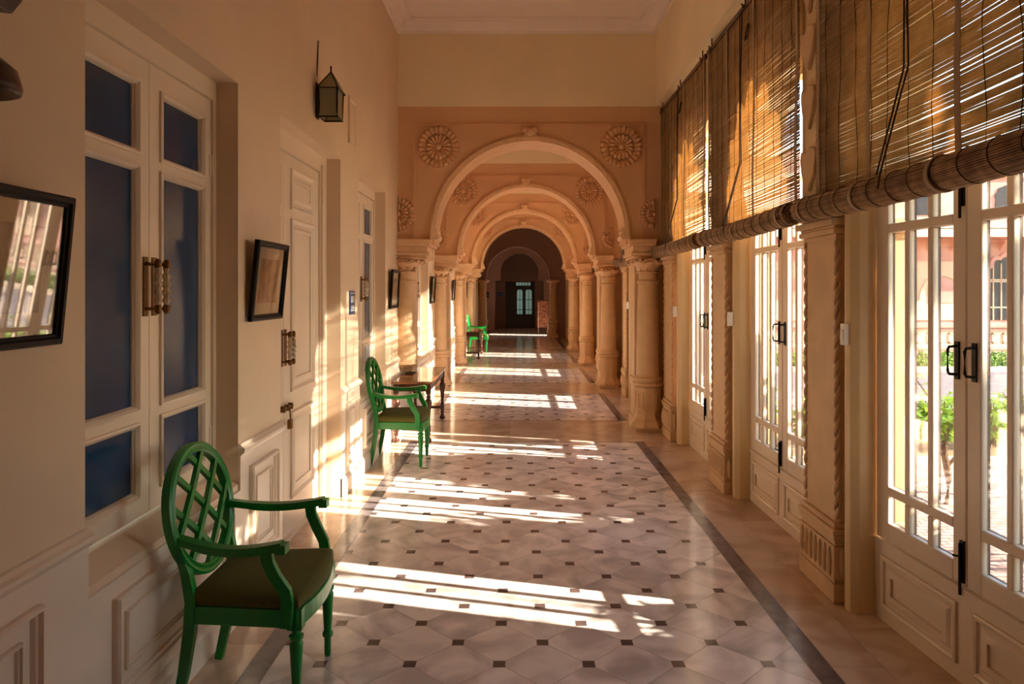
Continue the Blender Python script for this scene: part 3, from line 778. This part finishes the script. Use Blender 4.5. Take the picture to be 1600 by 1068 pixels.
# ------------------------------------------------------------------ chairs
def make_chair():
    r = empty('armchair')
    xb = lambda z: -.205-(z-.46)*.17
    # back frame ellipse
    cz, ry, rz = .755, .262, .248
    m = MB(); N = 56
    E = [(xb(cz+rz*math.sin(2*PI*k/N)), ry*math.cos(2*PI*k/N), cz+rz*math.sin(2*PI*k/N)) for k in range(N)]
    m.sweep(E, [(-.021, -.017), (-.012, -.022), (.012, -.022), (.021, -.017), (.021, .012), (.012, .018), (.006, .014), (-.006, .014), (-.012, .018), (-.021, .012)], closed=True, up=(1, 0, .17))
    m.build('back_frame', M_green, r, smooth=45)
    m = MB()
    for sg in (-1, 1):
        for off in (-.18, 0, .18):
            P = []
            for k in range(-30, 31):
                t = k/30*.34; y = sg*(t*1.0+off*.5)+.034*math.cos(t*6); z = t*.95-off*.5
                if (y/ry)**2+(z/rz)**2 < .92: P.append((xb(cz+z)+(.004*sg), y, cz+z))
            if len(P) > 2: m.bar(P, .024, .018, up=(1, 0, .17))
    m.build('back_lattice', M_green, r, smooth=40)
    # rear legs
    for sy in (-1, 1):
        m = MB(); P = [(-.265, sy*.20, 0), (-.235, sy*.20, .15), (-.212, sy*.20, .32), (-.205, sy*.20, .44), (-.222, sy*.205, .55), (-.245, sy*.222, .64)]
        m.bar(P, .040, .042, up=(1, 0, 0), scl=[.78, .88, 1, 1, .85, .6]); m.build('leg', M_green, r, bevel=.004)
    # front legs
    for sy in (-1, 1):
        m = MB(); m.M = Matrix.Translation((.185, sy*.225, 0))
        m.box(-.026, .026, -.026, .026, .345, .425)
        m.lathe([(.012, 0), (.014, .01), (.0145, .085), (.021, .09), (.023, .10), (.021, .11), (.016, .115), (.025, .285), (.019, .297), (.026, .305), (.027, .317), (.017, .325), (.020, .347)], seg=16)
        m.build('leg', M_green, r, smooth=35)
    def outline(s, fx=.0):
        pts = [(-.215, -.215*s), (-.215, .215*s)]
        n = 10
        for k in range(n+1):
            t = k/n; y = .255*s*(1-2*t); pts.append((.20*s+.035*(1-(1-2*t)**2)+fx, y))
        return pts
    m = MB(); m.prism(outline(1), .352, .425); m.build('seat_frame', M_green, r, bevel=.006)
    m = MB(); lv = [(.97, .426), (1.01, .440), (1.01, .462), (.985, .478), (.92, .490), (.78, .499), (.5, .505), (.2, .507)]
    base = outline(1); cx_ = -.0; ctr = Vector((0.0, 0, 0)); vs = []; fs = []
    ring_pts = []
    for i in range(len(base)):
        a = Vector((*base[i], 0)); b = Vector((*base[(i+1) % len(base)], 0)); k = 6 if (b-a).length > .2 else 1
        for j in range(k): ring_pts.append(a+(b-a)*j/k)
    n = len(ring_pts)
    for s_, z in lv:
        for p in ring_pts: vs.append((max(-.19, p.x*s_) if s_ > .9 else p.x*s_, p.y*s_, z))
    for i in range(len(lv)-1):
        for k in range(n): fs.append((i*n+k, i*n+(k+1) % n, (i+1)*n+(k+1) % n, (i+1)*n+k))
    fs += [list(range(n)), [(len(lv)-1)*n+k for k in range(n)]]
    m.add(vs, fs); m.build('seat_cushion', M_seat, r, smooth=50)
    for sy in (-1, 1):
        m = MB(); P = []
        for k in range(15):
            t = k/14; P.append((-.245+.40*t, sy*(.238+.05*math.sin(PI*min(1, t*1.15)*.55)), .700-.028*math.sin(PI*t)-.008*t))
        m.sweep(P, [(-.022, -.016), (.022, -.016), (.025, .0), (.022, .016), (-.022, .016), (-.025, 0)], scl=[.8]+[.9]*3+[1]*10+[1.05])
        m.box(.135, .170, sy*.288-.025, sy*.288+.025, .664, .700)
        m.build('arm', M_green, r, smooth=45)
        m = MB(); P = [(.095, sy*.284, .675), (.100, sy*.284, .63), (.125, sy*.280, .57), (.158, sy*.268, .51), (.165, sy*.262, .46), (.158, sy*.258, .36)]
        m.bar(P, .026, .044, up=(1, 0, 0)); m.build('arm_support', M_green, r, bevel=.004)
    return r
ch = make_chair(); grp = 'green armchairs along the left wall'
ch.scale = (1.07, 1, .985); ch.location = (-1.062, 2.965, 0); tag(ch, 'green lattice-back armchair with olive seat, nearest the camera', 'chair', grp)
for loc, rz, lab in (((-1.115, 6.83, 0), 0, 'green lattice-back armchair standing in front of the near dark wood table'), ((-1.05, 18.97, 0), 0, 'small far green armchair behind the far wooden table')):
    c = copy_tree(ch); c.location = loc; c.rotation_euler = (0, 0, rz); c['label'] = lab

# ------------------------------------------------------------------ tables
def make_table():
    r = empty('console_table'); L = 1.50; D = .44
    m = MB(); m.box(-D/2, D/2, 0, L, .640, .664); m.build('table_top', M_woodtop, r, bevel=.006)
    m = MB()
    for a in (.035,):
        m.box(-D/2+a, D/2-a, a, a+.008, .664, .6648); m.box(-D/2+a, D/2-a, L-a-.008, L-a, .664, .6648)
        m.box(-D/2+a, -D/2+a+.008, a, L-a, .664, .6648); m.box(D/2-a-.008, D/2-a, a, L-a, .664, .6648)
    m.build('inlay_line', M_inlay, r)
    m = MB(); e = .03
    m.box(-D/2+e, D/2-e, e, e+.025, .555, .64); m.box(-D/2+e, D/2-e, L-e-.025, L-e, .555, .64)
    m.box(-D/2+e, -D/2+e+.025, e, L-e, .555, .64); m.box(D/2-e-.025, D/2-e, e, L-e, .555, .64)
    m.build('apron', M_wood, r)
    for x in (-D/2+.045, D/2-.045):
        for y in (.045, L-.045):
            m = MB(); m.M = Matrix.Translation((x, y, 0)); m.box(-.027, .027, -.027, .027, .53, .64); m.box(-.024, .024, -.024, .024, .12, .185)
            m.lathe([(.02, 0), (.034, .01), (.036, .03), (.022, .05), (.016, .07), (.026, .09), (.020, .115), (.02, .13)], seg=16)
            m.lathe([(.018, .185), (.025, .20), (.017, .215), (.020, .26), (.030, .38), (.040, .43), (.036, .46), (.020, .475), (.030, .49), (.020, .505), (.026, .53)], seg=16)
            m.build('leg', M_wood, r, smooth=40)
    for y in (.045, L-.045):
        m = MB(); n = 16
        m.tube([(-D/2+.06+(D-.12)*i/n, y, .152) for i in range(n+1)], .013, 10, scl=[1+.5*abs(math.sin(i*1.1)) for i in range(n+1)]); m.build('stretcher', M_wood, r, smooth=60)
    m = MB(); m.tube([(0, .05+(L-.1)*i/30, .152) for i in range(31)], .012, 10, scl=[1+.45*abs(math.sin(i*.8)) for i in range(31)]); m.build('stretcher', M_wood, r, smooth=60)
    return r
tb = make_table(); tb.location = (-1.155, 7.62, 0); tag(tb, 'dark wood side table with turned legs beside the second green armchair', 'table', 'side tables with turned legs')
c = copy_tree(tb); c.location = (-1.14, 17.0, 0); c['label'] = 'small far wooden side table in front of the far green armchair'

# ------------------------------------------------------------------ pictures
def picture(y, zb, w, h, lean, lab, pm, bars=False):
    r = empty('framed_picture', (XL+.012, y, zb), ry=lean); tag(r, lab, 'picture', 'black framed pictures on the left wall')
    m = MB(); m.rectframe(0, w, 0, h, [(0, 0), (0, .020), (.006, .026), (.018, .026), (.024, .018), (.030, .018), (.034, .010), (.034, 0)]); m.build('frame', M_black, r)
    m = MB(); m.box(.001, .006, .02, w-.02, .02, h-.02); m.build('mount', M_matte, r)
    m = MB(); m.box(.006, .0075, w*.2, w*.8, h*.22, h*.78); pr = m.build('print', pm, r)
    m = MB(); m.box(.011, .0125, .03, w-.03, .03, h-.03); m.build('picture_glass', M_pglass, r)
    return r
picture(1.64, 1.49, .50, .445, .095, 'black framed picture at the left edge, nearest the camera', M_print1)
picture(3.655, 1.49, .48, .43, .095, 'black framed picture between the blue window and the cream door', M_print2)
picture(7.66, 1.455, .47, .43, .06, 'black framed picture right before the first arch', M_print2)
picture(11.2, 1.45, .47, .43, .06, 'black framed picture on the wall past the first arch', M_print1)
picture(14.85, 1.45, .47, .43, .06, 'black framed picture on the wall past the second arch', M_print2)
picture(18.45, 1.45, .47, .43, .06, 'black framed picture above the far green armchair', M_print1)
# dark plates on the far pier faces
for (x, y, z, w, h, lab) in ((-1.30, 24.86, 1.42, .26, .19, 'small dark blue notice on the left of the fifth arch'), (-.86, 29.15, 1.42, .24, .17, 'small dark notice left of the end door')):
    m = MB(); m.box(0, w, -.02, 0, 0, h); o = m.build('notice_board', M_black, loc=(x, y+.01, z)); tag(o, lab, 'notice'); q = MB(); q.box(.02, w-.02, -.024, -.02, .03, h-.03); q.build('notice_face', M_sign, o)

# blue sign beside second window
o = MB().box(0, .012, 0, .17, 0, .20).build('wall_sign', M_sign, loc=(XL, 5.90, 1.45)); tag(o, 'small blue and white enamel sign beside the second blue window', 'sign')
m = MB()
for z0, z1 in ((.165, .172), (.02, .027)): m.box(.012, .0135, .012, .158, z0+.01, z1+.01)
for k in range(5): m.box(.012, .0135, .03+k*.024, .044+k*.024, .10, .155)
for k in range(4): m.box(.012, .0135, .035+k*.03, .050+k*.03, .045, .075)
m.build('sign_marks', M_signw, o)
# blank frame high on wall
m = MB(); m.M = Matrix.Translation((XL, 0, 0)); m.rectframe(5.86, 6.12, 2.88, 3.28, [(0, 0), (0, .018), (.02, .018), (.03, .006), (.03, 0)]); m.box(0, .004, 5.88, 6.10, 2.9, 3.26)
tag(m.build('wall_panel', M_wall), 'blank cream framed panel high on the left wall right of the lantern', 'panel')

# lantern
r = empty('wall_lantern', (XL, 4.96, 2.86)); tag(r, 'black metal house shaped glass lantern high on the left wall', 'lantern')
m = MB(); x0, x1, w, h = .035, .165, .085, .20
for (x, y) in ((x0, -w), (x0, w), (x1, -w), (x1, w)): m.tube([(x*.92+.008, y*.85, 0), (x, y, h)], .006, 6)
for z, s_ in ((0, .85), (h, 1)):
    m.tube([(x0, -w*s_, z), (x1, -w*s_, z), (x1, w*s_, z), (x0, w*s_, z)], .006, 6, closed=True)
ap = ((x0+x1)/2, 0, h+.13)
for (x, y) in ((x0, -w), (x0, w), (x1, -w), (x1, w)): m.tube([(x+(x-ap[0])*.15, y*1.15, h-.01), ap], .006, 6)
m.tube([ap, (ap[0], 0, h+.17)], .006, 6); m.box(0, .008, -.03, .03, .0, h+.05); m.box(0, x0, -.008, .008, .02, .035); m.box(0, x0, -.008, .008, h-.03, h-.015)
m.build('lantern_frame', M_iron, r)
m = MB(); m.box(x0+.003, x0+.006, -w*.9, w*.9, .005, h-.004); m.box(x1-.006, x1-.003, -w*.9, w*.9, .005, h-.004)
m.box(x0+.003, x1-.003, -w*.93, -w*.9, .005, h-.004); m.box(x0+.003, x1-.003, w*.9, w*.93, .005, h-.004); m.build('lantern_glass', M_lglass, r)
m = MB(); m.add([(x0-.01, -w*1.1, h), (x1+.01, -w*1.1, h), (x1+.01, w*1.1, h), (x0-.01, w*1.1, h), ap], [(0, 1, 4), (1, 2, 4), (2, 3, 4), (3, 0, 4), (0, 1, 2, 3)]); m.build('lantern_roof', M_lglass, r)
m = MB(); m.tube([(0, 0, h+.1), (.01, 0, h+.35)], .004, 6); m.build('cable', M_iron, r)

# wall lamp at the left edge
r = empty('wall_lamp', (XL, 1.64, 2.085)); tag(r, 'dark wall lamp with round shade at the upper left edge', 'lamp')
m = MB(); m.box(0, .03, -.06, .06, .18, .42); m.prism([(0, .24), (.22, .22), (.245, .25), (.245, .36), (.0, .40)], -.03, .03, 'y'); m.tube([(.16, 0, .24), (.16, 0, .10)], .01, 8); m.build('lamp_bracket', M_wood, r, bevel=.004)
m = MB(); m.M = Matrix.Translation((.16, 0, .075)); m.lathe([(.01, .045), (.05, .035), (.078, .01), (.088, -.03), (.084, -.045), (.07, -.05), (.04, -.03), (.0, -.02)], seg=28); m.build('lamp_shade', M_wood, r, smooth=60)

# easel sign far away
r = empty('easel_sign', (.98, 26.9, 0), rz=.0); tag(r, 'white legged easel holding a tall red-brown poster near the end door', 'easel')
m = MB(); m.M = Matrix.Rotation(-.12, 4, 'X')
m.box(-.26, .16, -.02, .0, .24, 1.28); m.build('poster', M_poster, r)
m = MB(); m.M = Matrix.Rotation(-.12, 4, 'X'); m.box(-.28, -.26, -.025, .005, .22, 1.30); m.box(.16, .18, -.025, .005, .22, 1.30); m.box(-.28, .18, -.025, .005, 1.28, 1.30); m.box(-.28, .18, -.025, .005, .22, .24); m.build('poster_frame', M_wood, r)
for P in ([(.12, -.04, 0), (.28, .16, 1.42)], [(.42, .02, .0), (.30, .16, 1.42)], [(-.22, -.02, 0), (-.20, .12, 1.2)], [(.30, .45, 0), (.29, .18, 1.42)]):
    m = MB(); m.bar(P, .03, .025); m.build('leg', M_easel, r)
m = MB(); m.lathe([(.02, 1.42), (.10, 1.45), (.12, 1.48), (.03, 1.54)], .29, .17, seg=10); m.build('top_bow', M_black, r)

# ------------------------------------------------------------------ outdoors
GZ = -.15
m = MB(); m.box(-40, 2.1, -30, -3.5, GZ-.1, GZ-.02); m.box(2.1, 60, -30, 60, GZ-.1, GZ-.02); m.box(-40, 2.1, 31.6, 60, GZ-.1, GZ-.02); struct(m.build('ground', M_soil), 'bare garden soil outside', 'ground')
# brick path with bond
def brick_mat():
    m = bpy.data.materials.new('pinkish_brick_paving'); m.use_nodes = True; n = m.node_tree.nodes; l = m.node_tree.links
    b = n['Principled BSDF']; b.inputs['Roughness'].default_value = .8
    tc = n.new('ShaderNodeTexCoord'); br = n.new('ShaderNodeTexBrick'); br.inputs['Scale'].default_value = 4
    br.inputs['Color1'].default_value = (*lin((.74, .62, .58)), 1); br.inputs['Color2'].default_value = (*lin((.66, .54, .50)), 1); br.inputs['Mortar'].default_value = (*lin((.42, .35, .33)), 1)
    br.inputs['Mortar Size'].default_value = .03
    l.new(tc.outputs['Object'], br.inputs['Vector']); l.new(br.outputs[0], b.inputs['Base Color']); return m
m = MB(); m.box(2.12, 30, -12, 7.3, GZ-.02, GZ); struct(m.build('paving', brick_mat()), 'brick paving outside the glazed doors', 'paving')
m = MB(); m.box(2.12, 40, 10.6, 15.6, GZ-.02, GZ); struct(m.build('road', M_road), 'grey asphalt drive in the garden', 'road')
m = MB(); m.box(2.12, 40, 15.6, 16.2, GZ-.02, GZ+.06); m.box(2.12, 40, 10.3, 10.6, GZ-.02, GZ+.04); m.box(2.12, 30, 7.3, 7.42, GZ-.02, GZ+.06); struct(m.build('kerb', M_pale), 'pale kerb along the drive', 'kerb')
# hedge
m = MB(); R = random.Random(5); 
m.box(3.5, 30, 16.4, 17.0, GZ-.02, GZ+.27)
for k in range(9000):
    x = R.uniform(3.4, 30); f = R.random()
    if f < .6: y, z = 16.38-R.random()*.05, R.uniform(GZ, GZ+.31)
    else: y, z = R.uniform(16.35, 17.05), GZ+.27+R.random()*.06
    a = R.uniform(0, 6.28); s_ = R.uniform(.03, .06); c, sn = math.cos(a)*s_, math.sin(a)*s_
    m.add([(x-c, y-.02, z-sn), (x+sn*.5, y, z-c*.5), (x+c, y+.01, z+sn), (x-sn*.5, y, z+c*.5)], [(0, 1, 2, 3)])
o = m.build('hedge', [M_hedge, M_leaf]); 
for i, p in enumerate(o.data.polygons):
    if i % 2 and i > 6: p.material_index = 1
tag(o, 'low clipped green hedge along the far side of the drive', 'hedge')
# leafy plants
def plant(x, y, h, n, seed, lab, stem=False):
    R = random.Random(seed); r = empty('leafy_shrub', (x, y, GZ)); tag(r, lab, 'shrub', 'leafy shrubs in the garden bed')
    st = MB(); lf = MB()
    for k in range(n):
        a = R.uniform(0, 6.28); sp = R.uniform(.05, .42)*h; hh = h*R.uniform(.55, 1.0)
        if stem: base = (0, 0, h*.55); 
        else: base = (R.uniform(-.08, .08), R.uniform(-.08, .08), 0)
        tip = (math.cos(a)*sp, math.sin(a)*sp, hh); P = [tuple(base[i]+(tip[i]-base[i])*t for i in range(3)) for t in (0, .5, 1)]
        P[1] = (P[1][0]*.7, P[1][1]*.7, P[1][2]); st.tube(P, .006, 5)
        for q in range(14):
            t = .25+.75*q/13; bx, by, bz = [base[i]+(tip[i]-base[i])*t for i in range(3)]
            aa = q*2.4+R.random(); L = R.uniform(.13, .24)*(.7 if stem else 1); w = .042; dz = R.uniform(-.2, .6)
            d = Vector((math.cos(aa), math.sin(aa), dz)).normalized(); sd = d.cross(Vector((0, 0, 1))).normalized()*w; o_ = Vector((bx, by, bz))
            p1 = o_+d*L*.5+Vector((0, 0, .012)); p2 = o_+d*L+Vector((0, 0, -.05))
            lf.add([o_, p1+sd, p2, p1-sd, p1+Vector((0, 0, -.012))], [(0, 1, 4), (0, 4, 3), (1, 2, 4), (4, 2, 3)])
    if stem: st.tube([(0, 0, 0), (.03, .02, h*.2), (-.02, 0, h*.4), (0, 0, h*.6)], .028, 8); st.tube([(0, 0, h*.3), (.12, 0, h*.42), (.2, .02, h*.62)], .016, 6)
    st.build('stem', M_bark, r); lf.build('foliage', M_leaf, r)
R = random.Random(3)
where = ['hard against the corridor wall side', 'second from the corridor side', 'third from the corridor side', 'fourth from the corridor side', 'fifth from the corridor side',
         'left of the nearest door handles', 'right of the nearest door handles', 'at the right edge of the view', 'just beyond the right edge']
for i in range(9):
    plant(2.75+i*.68, 8.25+R.uniform(-.25, .3), R.uniform(.52, .68), 22, 40+i, 'bright green leafy shrub by the drive, '+where[i])
plant(3.62, 5.95, 1.05, 7, 99, 'small crooked stemmed tree on the brick paving outside the nearest door', True)

# facade across the garden
fb = empty('palace_building', (0, 20.5, GZ)); tag(fb, 'pink sandstone palace building with arched windows across the garden', 'building')
m = MB(); m.box(3.0, 34, 0, 1, 0, 5.9); m.build('wall', M_pink, fb)
m = MB(); m.prism([(-.9, 3.30), (-.9, 3.36), (0, 3.62), (0, 3.45)], 2.9, 34, 'x'); m.box(2.9, 34, -.12, 0, 3.62, 3.75); m.box(2.9, 34, -.08, 0, 5.1, 5.2); m.build('eave', M_pale, fb)
m = MB()
for i in range(30):
    m = MB(); m.prism([(-.5, 3.38), (0, 3.40), (0, 2.95), (-.12, 3.05), (-.3, 3.28)], 4.2+i*.7, 4.28+i*.7, 'x'); m.build('eave_bracket', M_pink, fb)
m = MB(); m.box(2.9, 34, -.35, 0, 0, .75); 
m.build('plinth', M_pale, fb)
m = MB(); m.box(2.9, 34, -.42, -.0, .75, .84)
for i in range(100): m.box(3+i*.31, 3.16+i*.31, -.37, -.35, .30, .34); m.box(3+i*.31, 3.04+i*.31, -.37, -.35, .30, .6); m.box(3+i*.31, 3.16+i*.31, -.37, -.35, .56, .60)
m.box(2.9, 34, -.38, -.35, .12, .2); m.box(2.9, 34, -.38, -.35, .66, .72)
m.build('plinth_carving', M_pink, fb)
def cuspw(c, z, w, n=5):
    P = []
    for k in range(31):
        t = PI*k/30; r_ = w*(.88+.12*abs(math.sin(n*t))); P.append((c-r_*math.cos(t), z+r_*math.sin(t)*1.2))
    return P
for i in range(7):
    c = 5.9+i*4.1+.05
    # arched window
    m = MB(); P = [(c-.52, .95)]+cuspw(c, 2.15, .52)+[(c+.52, .95)]; m.prism(P, -.03, .0, 'y'); w_ = m.build('window', M_darkroom, fb)
    q = MB()
    for x in (-.35, -.12, .12, .35): q.box(c+x-.015, c+x+.015, -.05, -.03, .95, 2.6)
    for z in (1.30, 2.05, 2.10): q.box(c-.52, c+.52, -.05, -.03, z, z+.035)
    q.build('window_bar', M_pale, w_)
    q = MB(); q.box(c+.10, c+.50, -.045, -.03, 1.0, 2.0); q.build('shutter', M_red, w_)
    q = MB(); A = [(c+(x-c)*1.22, 2.15+(z-2.15)*1.22) for x, z in cuspw(c, 2.15, .52)]; B = cuspw(c, 2.15, .53)
    for k in range(30):
        q.add([(A[k][0], -.08, A[k][1]), (A[k+1][0], -.08, A[k+1][1]), (B[k+1][0], -.08, B[k+1][1]), (B[k][0], -.08, B[k][1])]+[(A[k][0], 0, A[k][1]), (A[k+1][0], 0, A[k+1][1]), (B[k+1][0], 0, B[k+1][1]), (B[k][0], 0, B[k][1])], [(0, 1, 2, 3), (0, 4, 5, 1), (3, 2, 6, 7)])
    q.build('window_surround', M_pink, fb)
    # niche
    d = c+2.25
    q = MB(); q.box(d-.95, d+.95, -.04, 0, .95, 2.65); q.build('niche_panel', M_pale, fb)
    q = MB(); P = [(d-.38, 1.45)]+[(d-.40*math.cos(PI*k/16), 1.75+.45*math.sin(PI*k/16)) for k in range(17)]+[(d+.38, 1.45)]; q.prism(P, -.06, -.04, 'y'); q.build('niche', M_pink, fb)
    q = MB()
    q.sweep([(d-.62*math.cos(PI*k/20)*1.0, -.06, 1.55+.72*math.sin(PI*k/20)) for k in range(21)], [(-.04, -.03), (.04, -.03), (.04, .03), (-.04, .03)], up=(0, 1, 0)); q.build('niche_arch', M_pale, fb)
for i in range(12):
    c = 4.6+i*2.4; q = MB(); q.prism([(c-.35, 4.0)]+cuspw(c, 4.45, .35)+[(c+.35, 4.0)], -.03, 0, 'y'); q.build('window', M_darkroom, fb)

# trees and bushes added out of view, breaking up the sun that falls indoors
def blobs(m, m2, cl, R, leaf, nl):
    for (cx, cy, cz, rx, ry, rz) in cl:
        b = bmesh.new(); bmesh.ops.create_icosphere(b, subdivisions=3, radius=1)
        vs = [Vector((cx+v.co.x*rx*k, cy+v.co.y*ry*k, cz+v.co.z*rz*k)) for v in b.verts for k in [.86+.10*math.sin(5*v.co.x+7*v.co.y)+.06*R.uniform(-1, 1)]]
        m.add(vs, [[q.index for q in f.verts] for f in b.faces]); b.free()
        for k in range(nl):
            d = Vector((R.gauss(0, 1), R.gauss(0, 1), R.gauss(0, 1))).normalized(); f = R.uniform(.86, 1.12)
            p = Vector((cx+d.x*rx*f, cy+d.y*ry*f, cz+d.z*rz*f)); a = Vector((R.gauss(0, 1), R.gauss(0, 1), R.gauss(0, 1))).normalized(); c = a.cross(d).normalized()
            m2.add([p-a*leaf, p+c*leaf*.45, p+a*leaf, p-c*leaf*.45], [(0, 1, 2, 3)])
def tree(x, y, cl, seed, lab, name='added_shade_tree', cat='tree', leaf=.12, nl=700, tr=.14):
    R = random.Random(seed); r = empty(name, (x, y, GZ)); tag(r, lab, cat)
    m = MB(); m2 = MB(); blobs(m, m2, cl, R, leaf, nl); f = m.build('crown', M_hedge, r); m2.build('leaves', M_leaf, r)
    q = MB(); zt = max(c[2] for c in cl); q.tube([(0, 0, 0), (.06, .03, zt*.3), (-.05, .02, zt*.6), (0, 0, zt)], tr, 10, scl=[1.3, 1, .8, .4]); q.build('trunk', M_bark, r)
tree(7.4, .05, [(0, 0, 1.5, .8, 1.45, 1.7), (0, -.05, 4.0, .9, 1.5, 1.8), (0, 0, 6.3, .9, 1.45, 1.6)], 1, 'unseen tall dense tree added as a sun blocker, opposite the camera')
tree(7.4, -3.9, [(0, 0, 1.5, .8, 1.6, 1.7), (0, 0, 4.2, .9, 1.7, 1.9), (0, .1, 6.4, .8, 1.5, 1.4)], 2, 'unseen tall dense tree added as a sun blocker, further behind the camera')
tree(4.65, 4.1, [(0, -.45, 1.75, .30, .36, .95), (0, .2, 1.6, .28, .28, .9), (0, .62, 1.9, .26, .22, .85)], 4, 'unseen leafy bush added to block low sun, right of the nearest glazed door', 'added_shade_bush', 'bush', .07, 500, .04)
tree(5.5, 5.75, [(0, -.35, 2.7, .25, .22, .45), (0, .15, 2.2, .2, .16, .5), (0, .5, 2.9, .2, .16, .4)], 5, 'unseen slim tree with small leafy clumps added to break up the sun', 'added_shade_tree', 'tree', .07, 300, .03)
tree(3.3, 2.84, [(0, 0, .86, .22, .42, .68)], 6, 'unseen low rounded bush added to block sun at the nearest door', 'added_shade_bush', 'bush', .05, 400, .03)
tree(8.9, 1.36, [(0, 0, 6.35, .42, .42, 1.2)], 7, 'unseen slim high crowned tree added to shade the top of the nearest door', tr=.05)
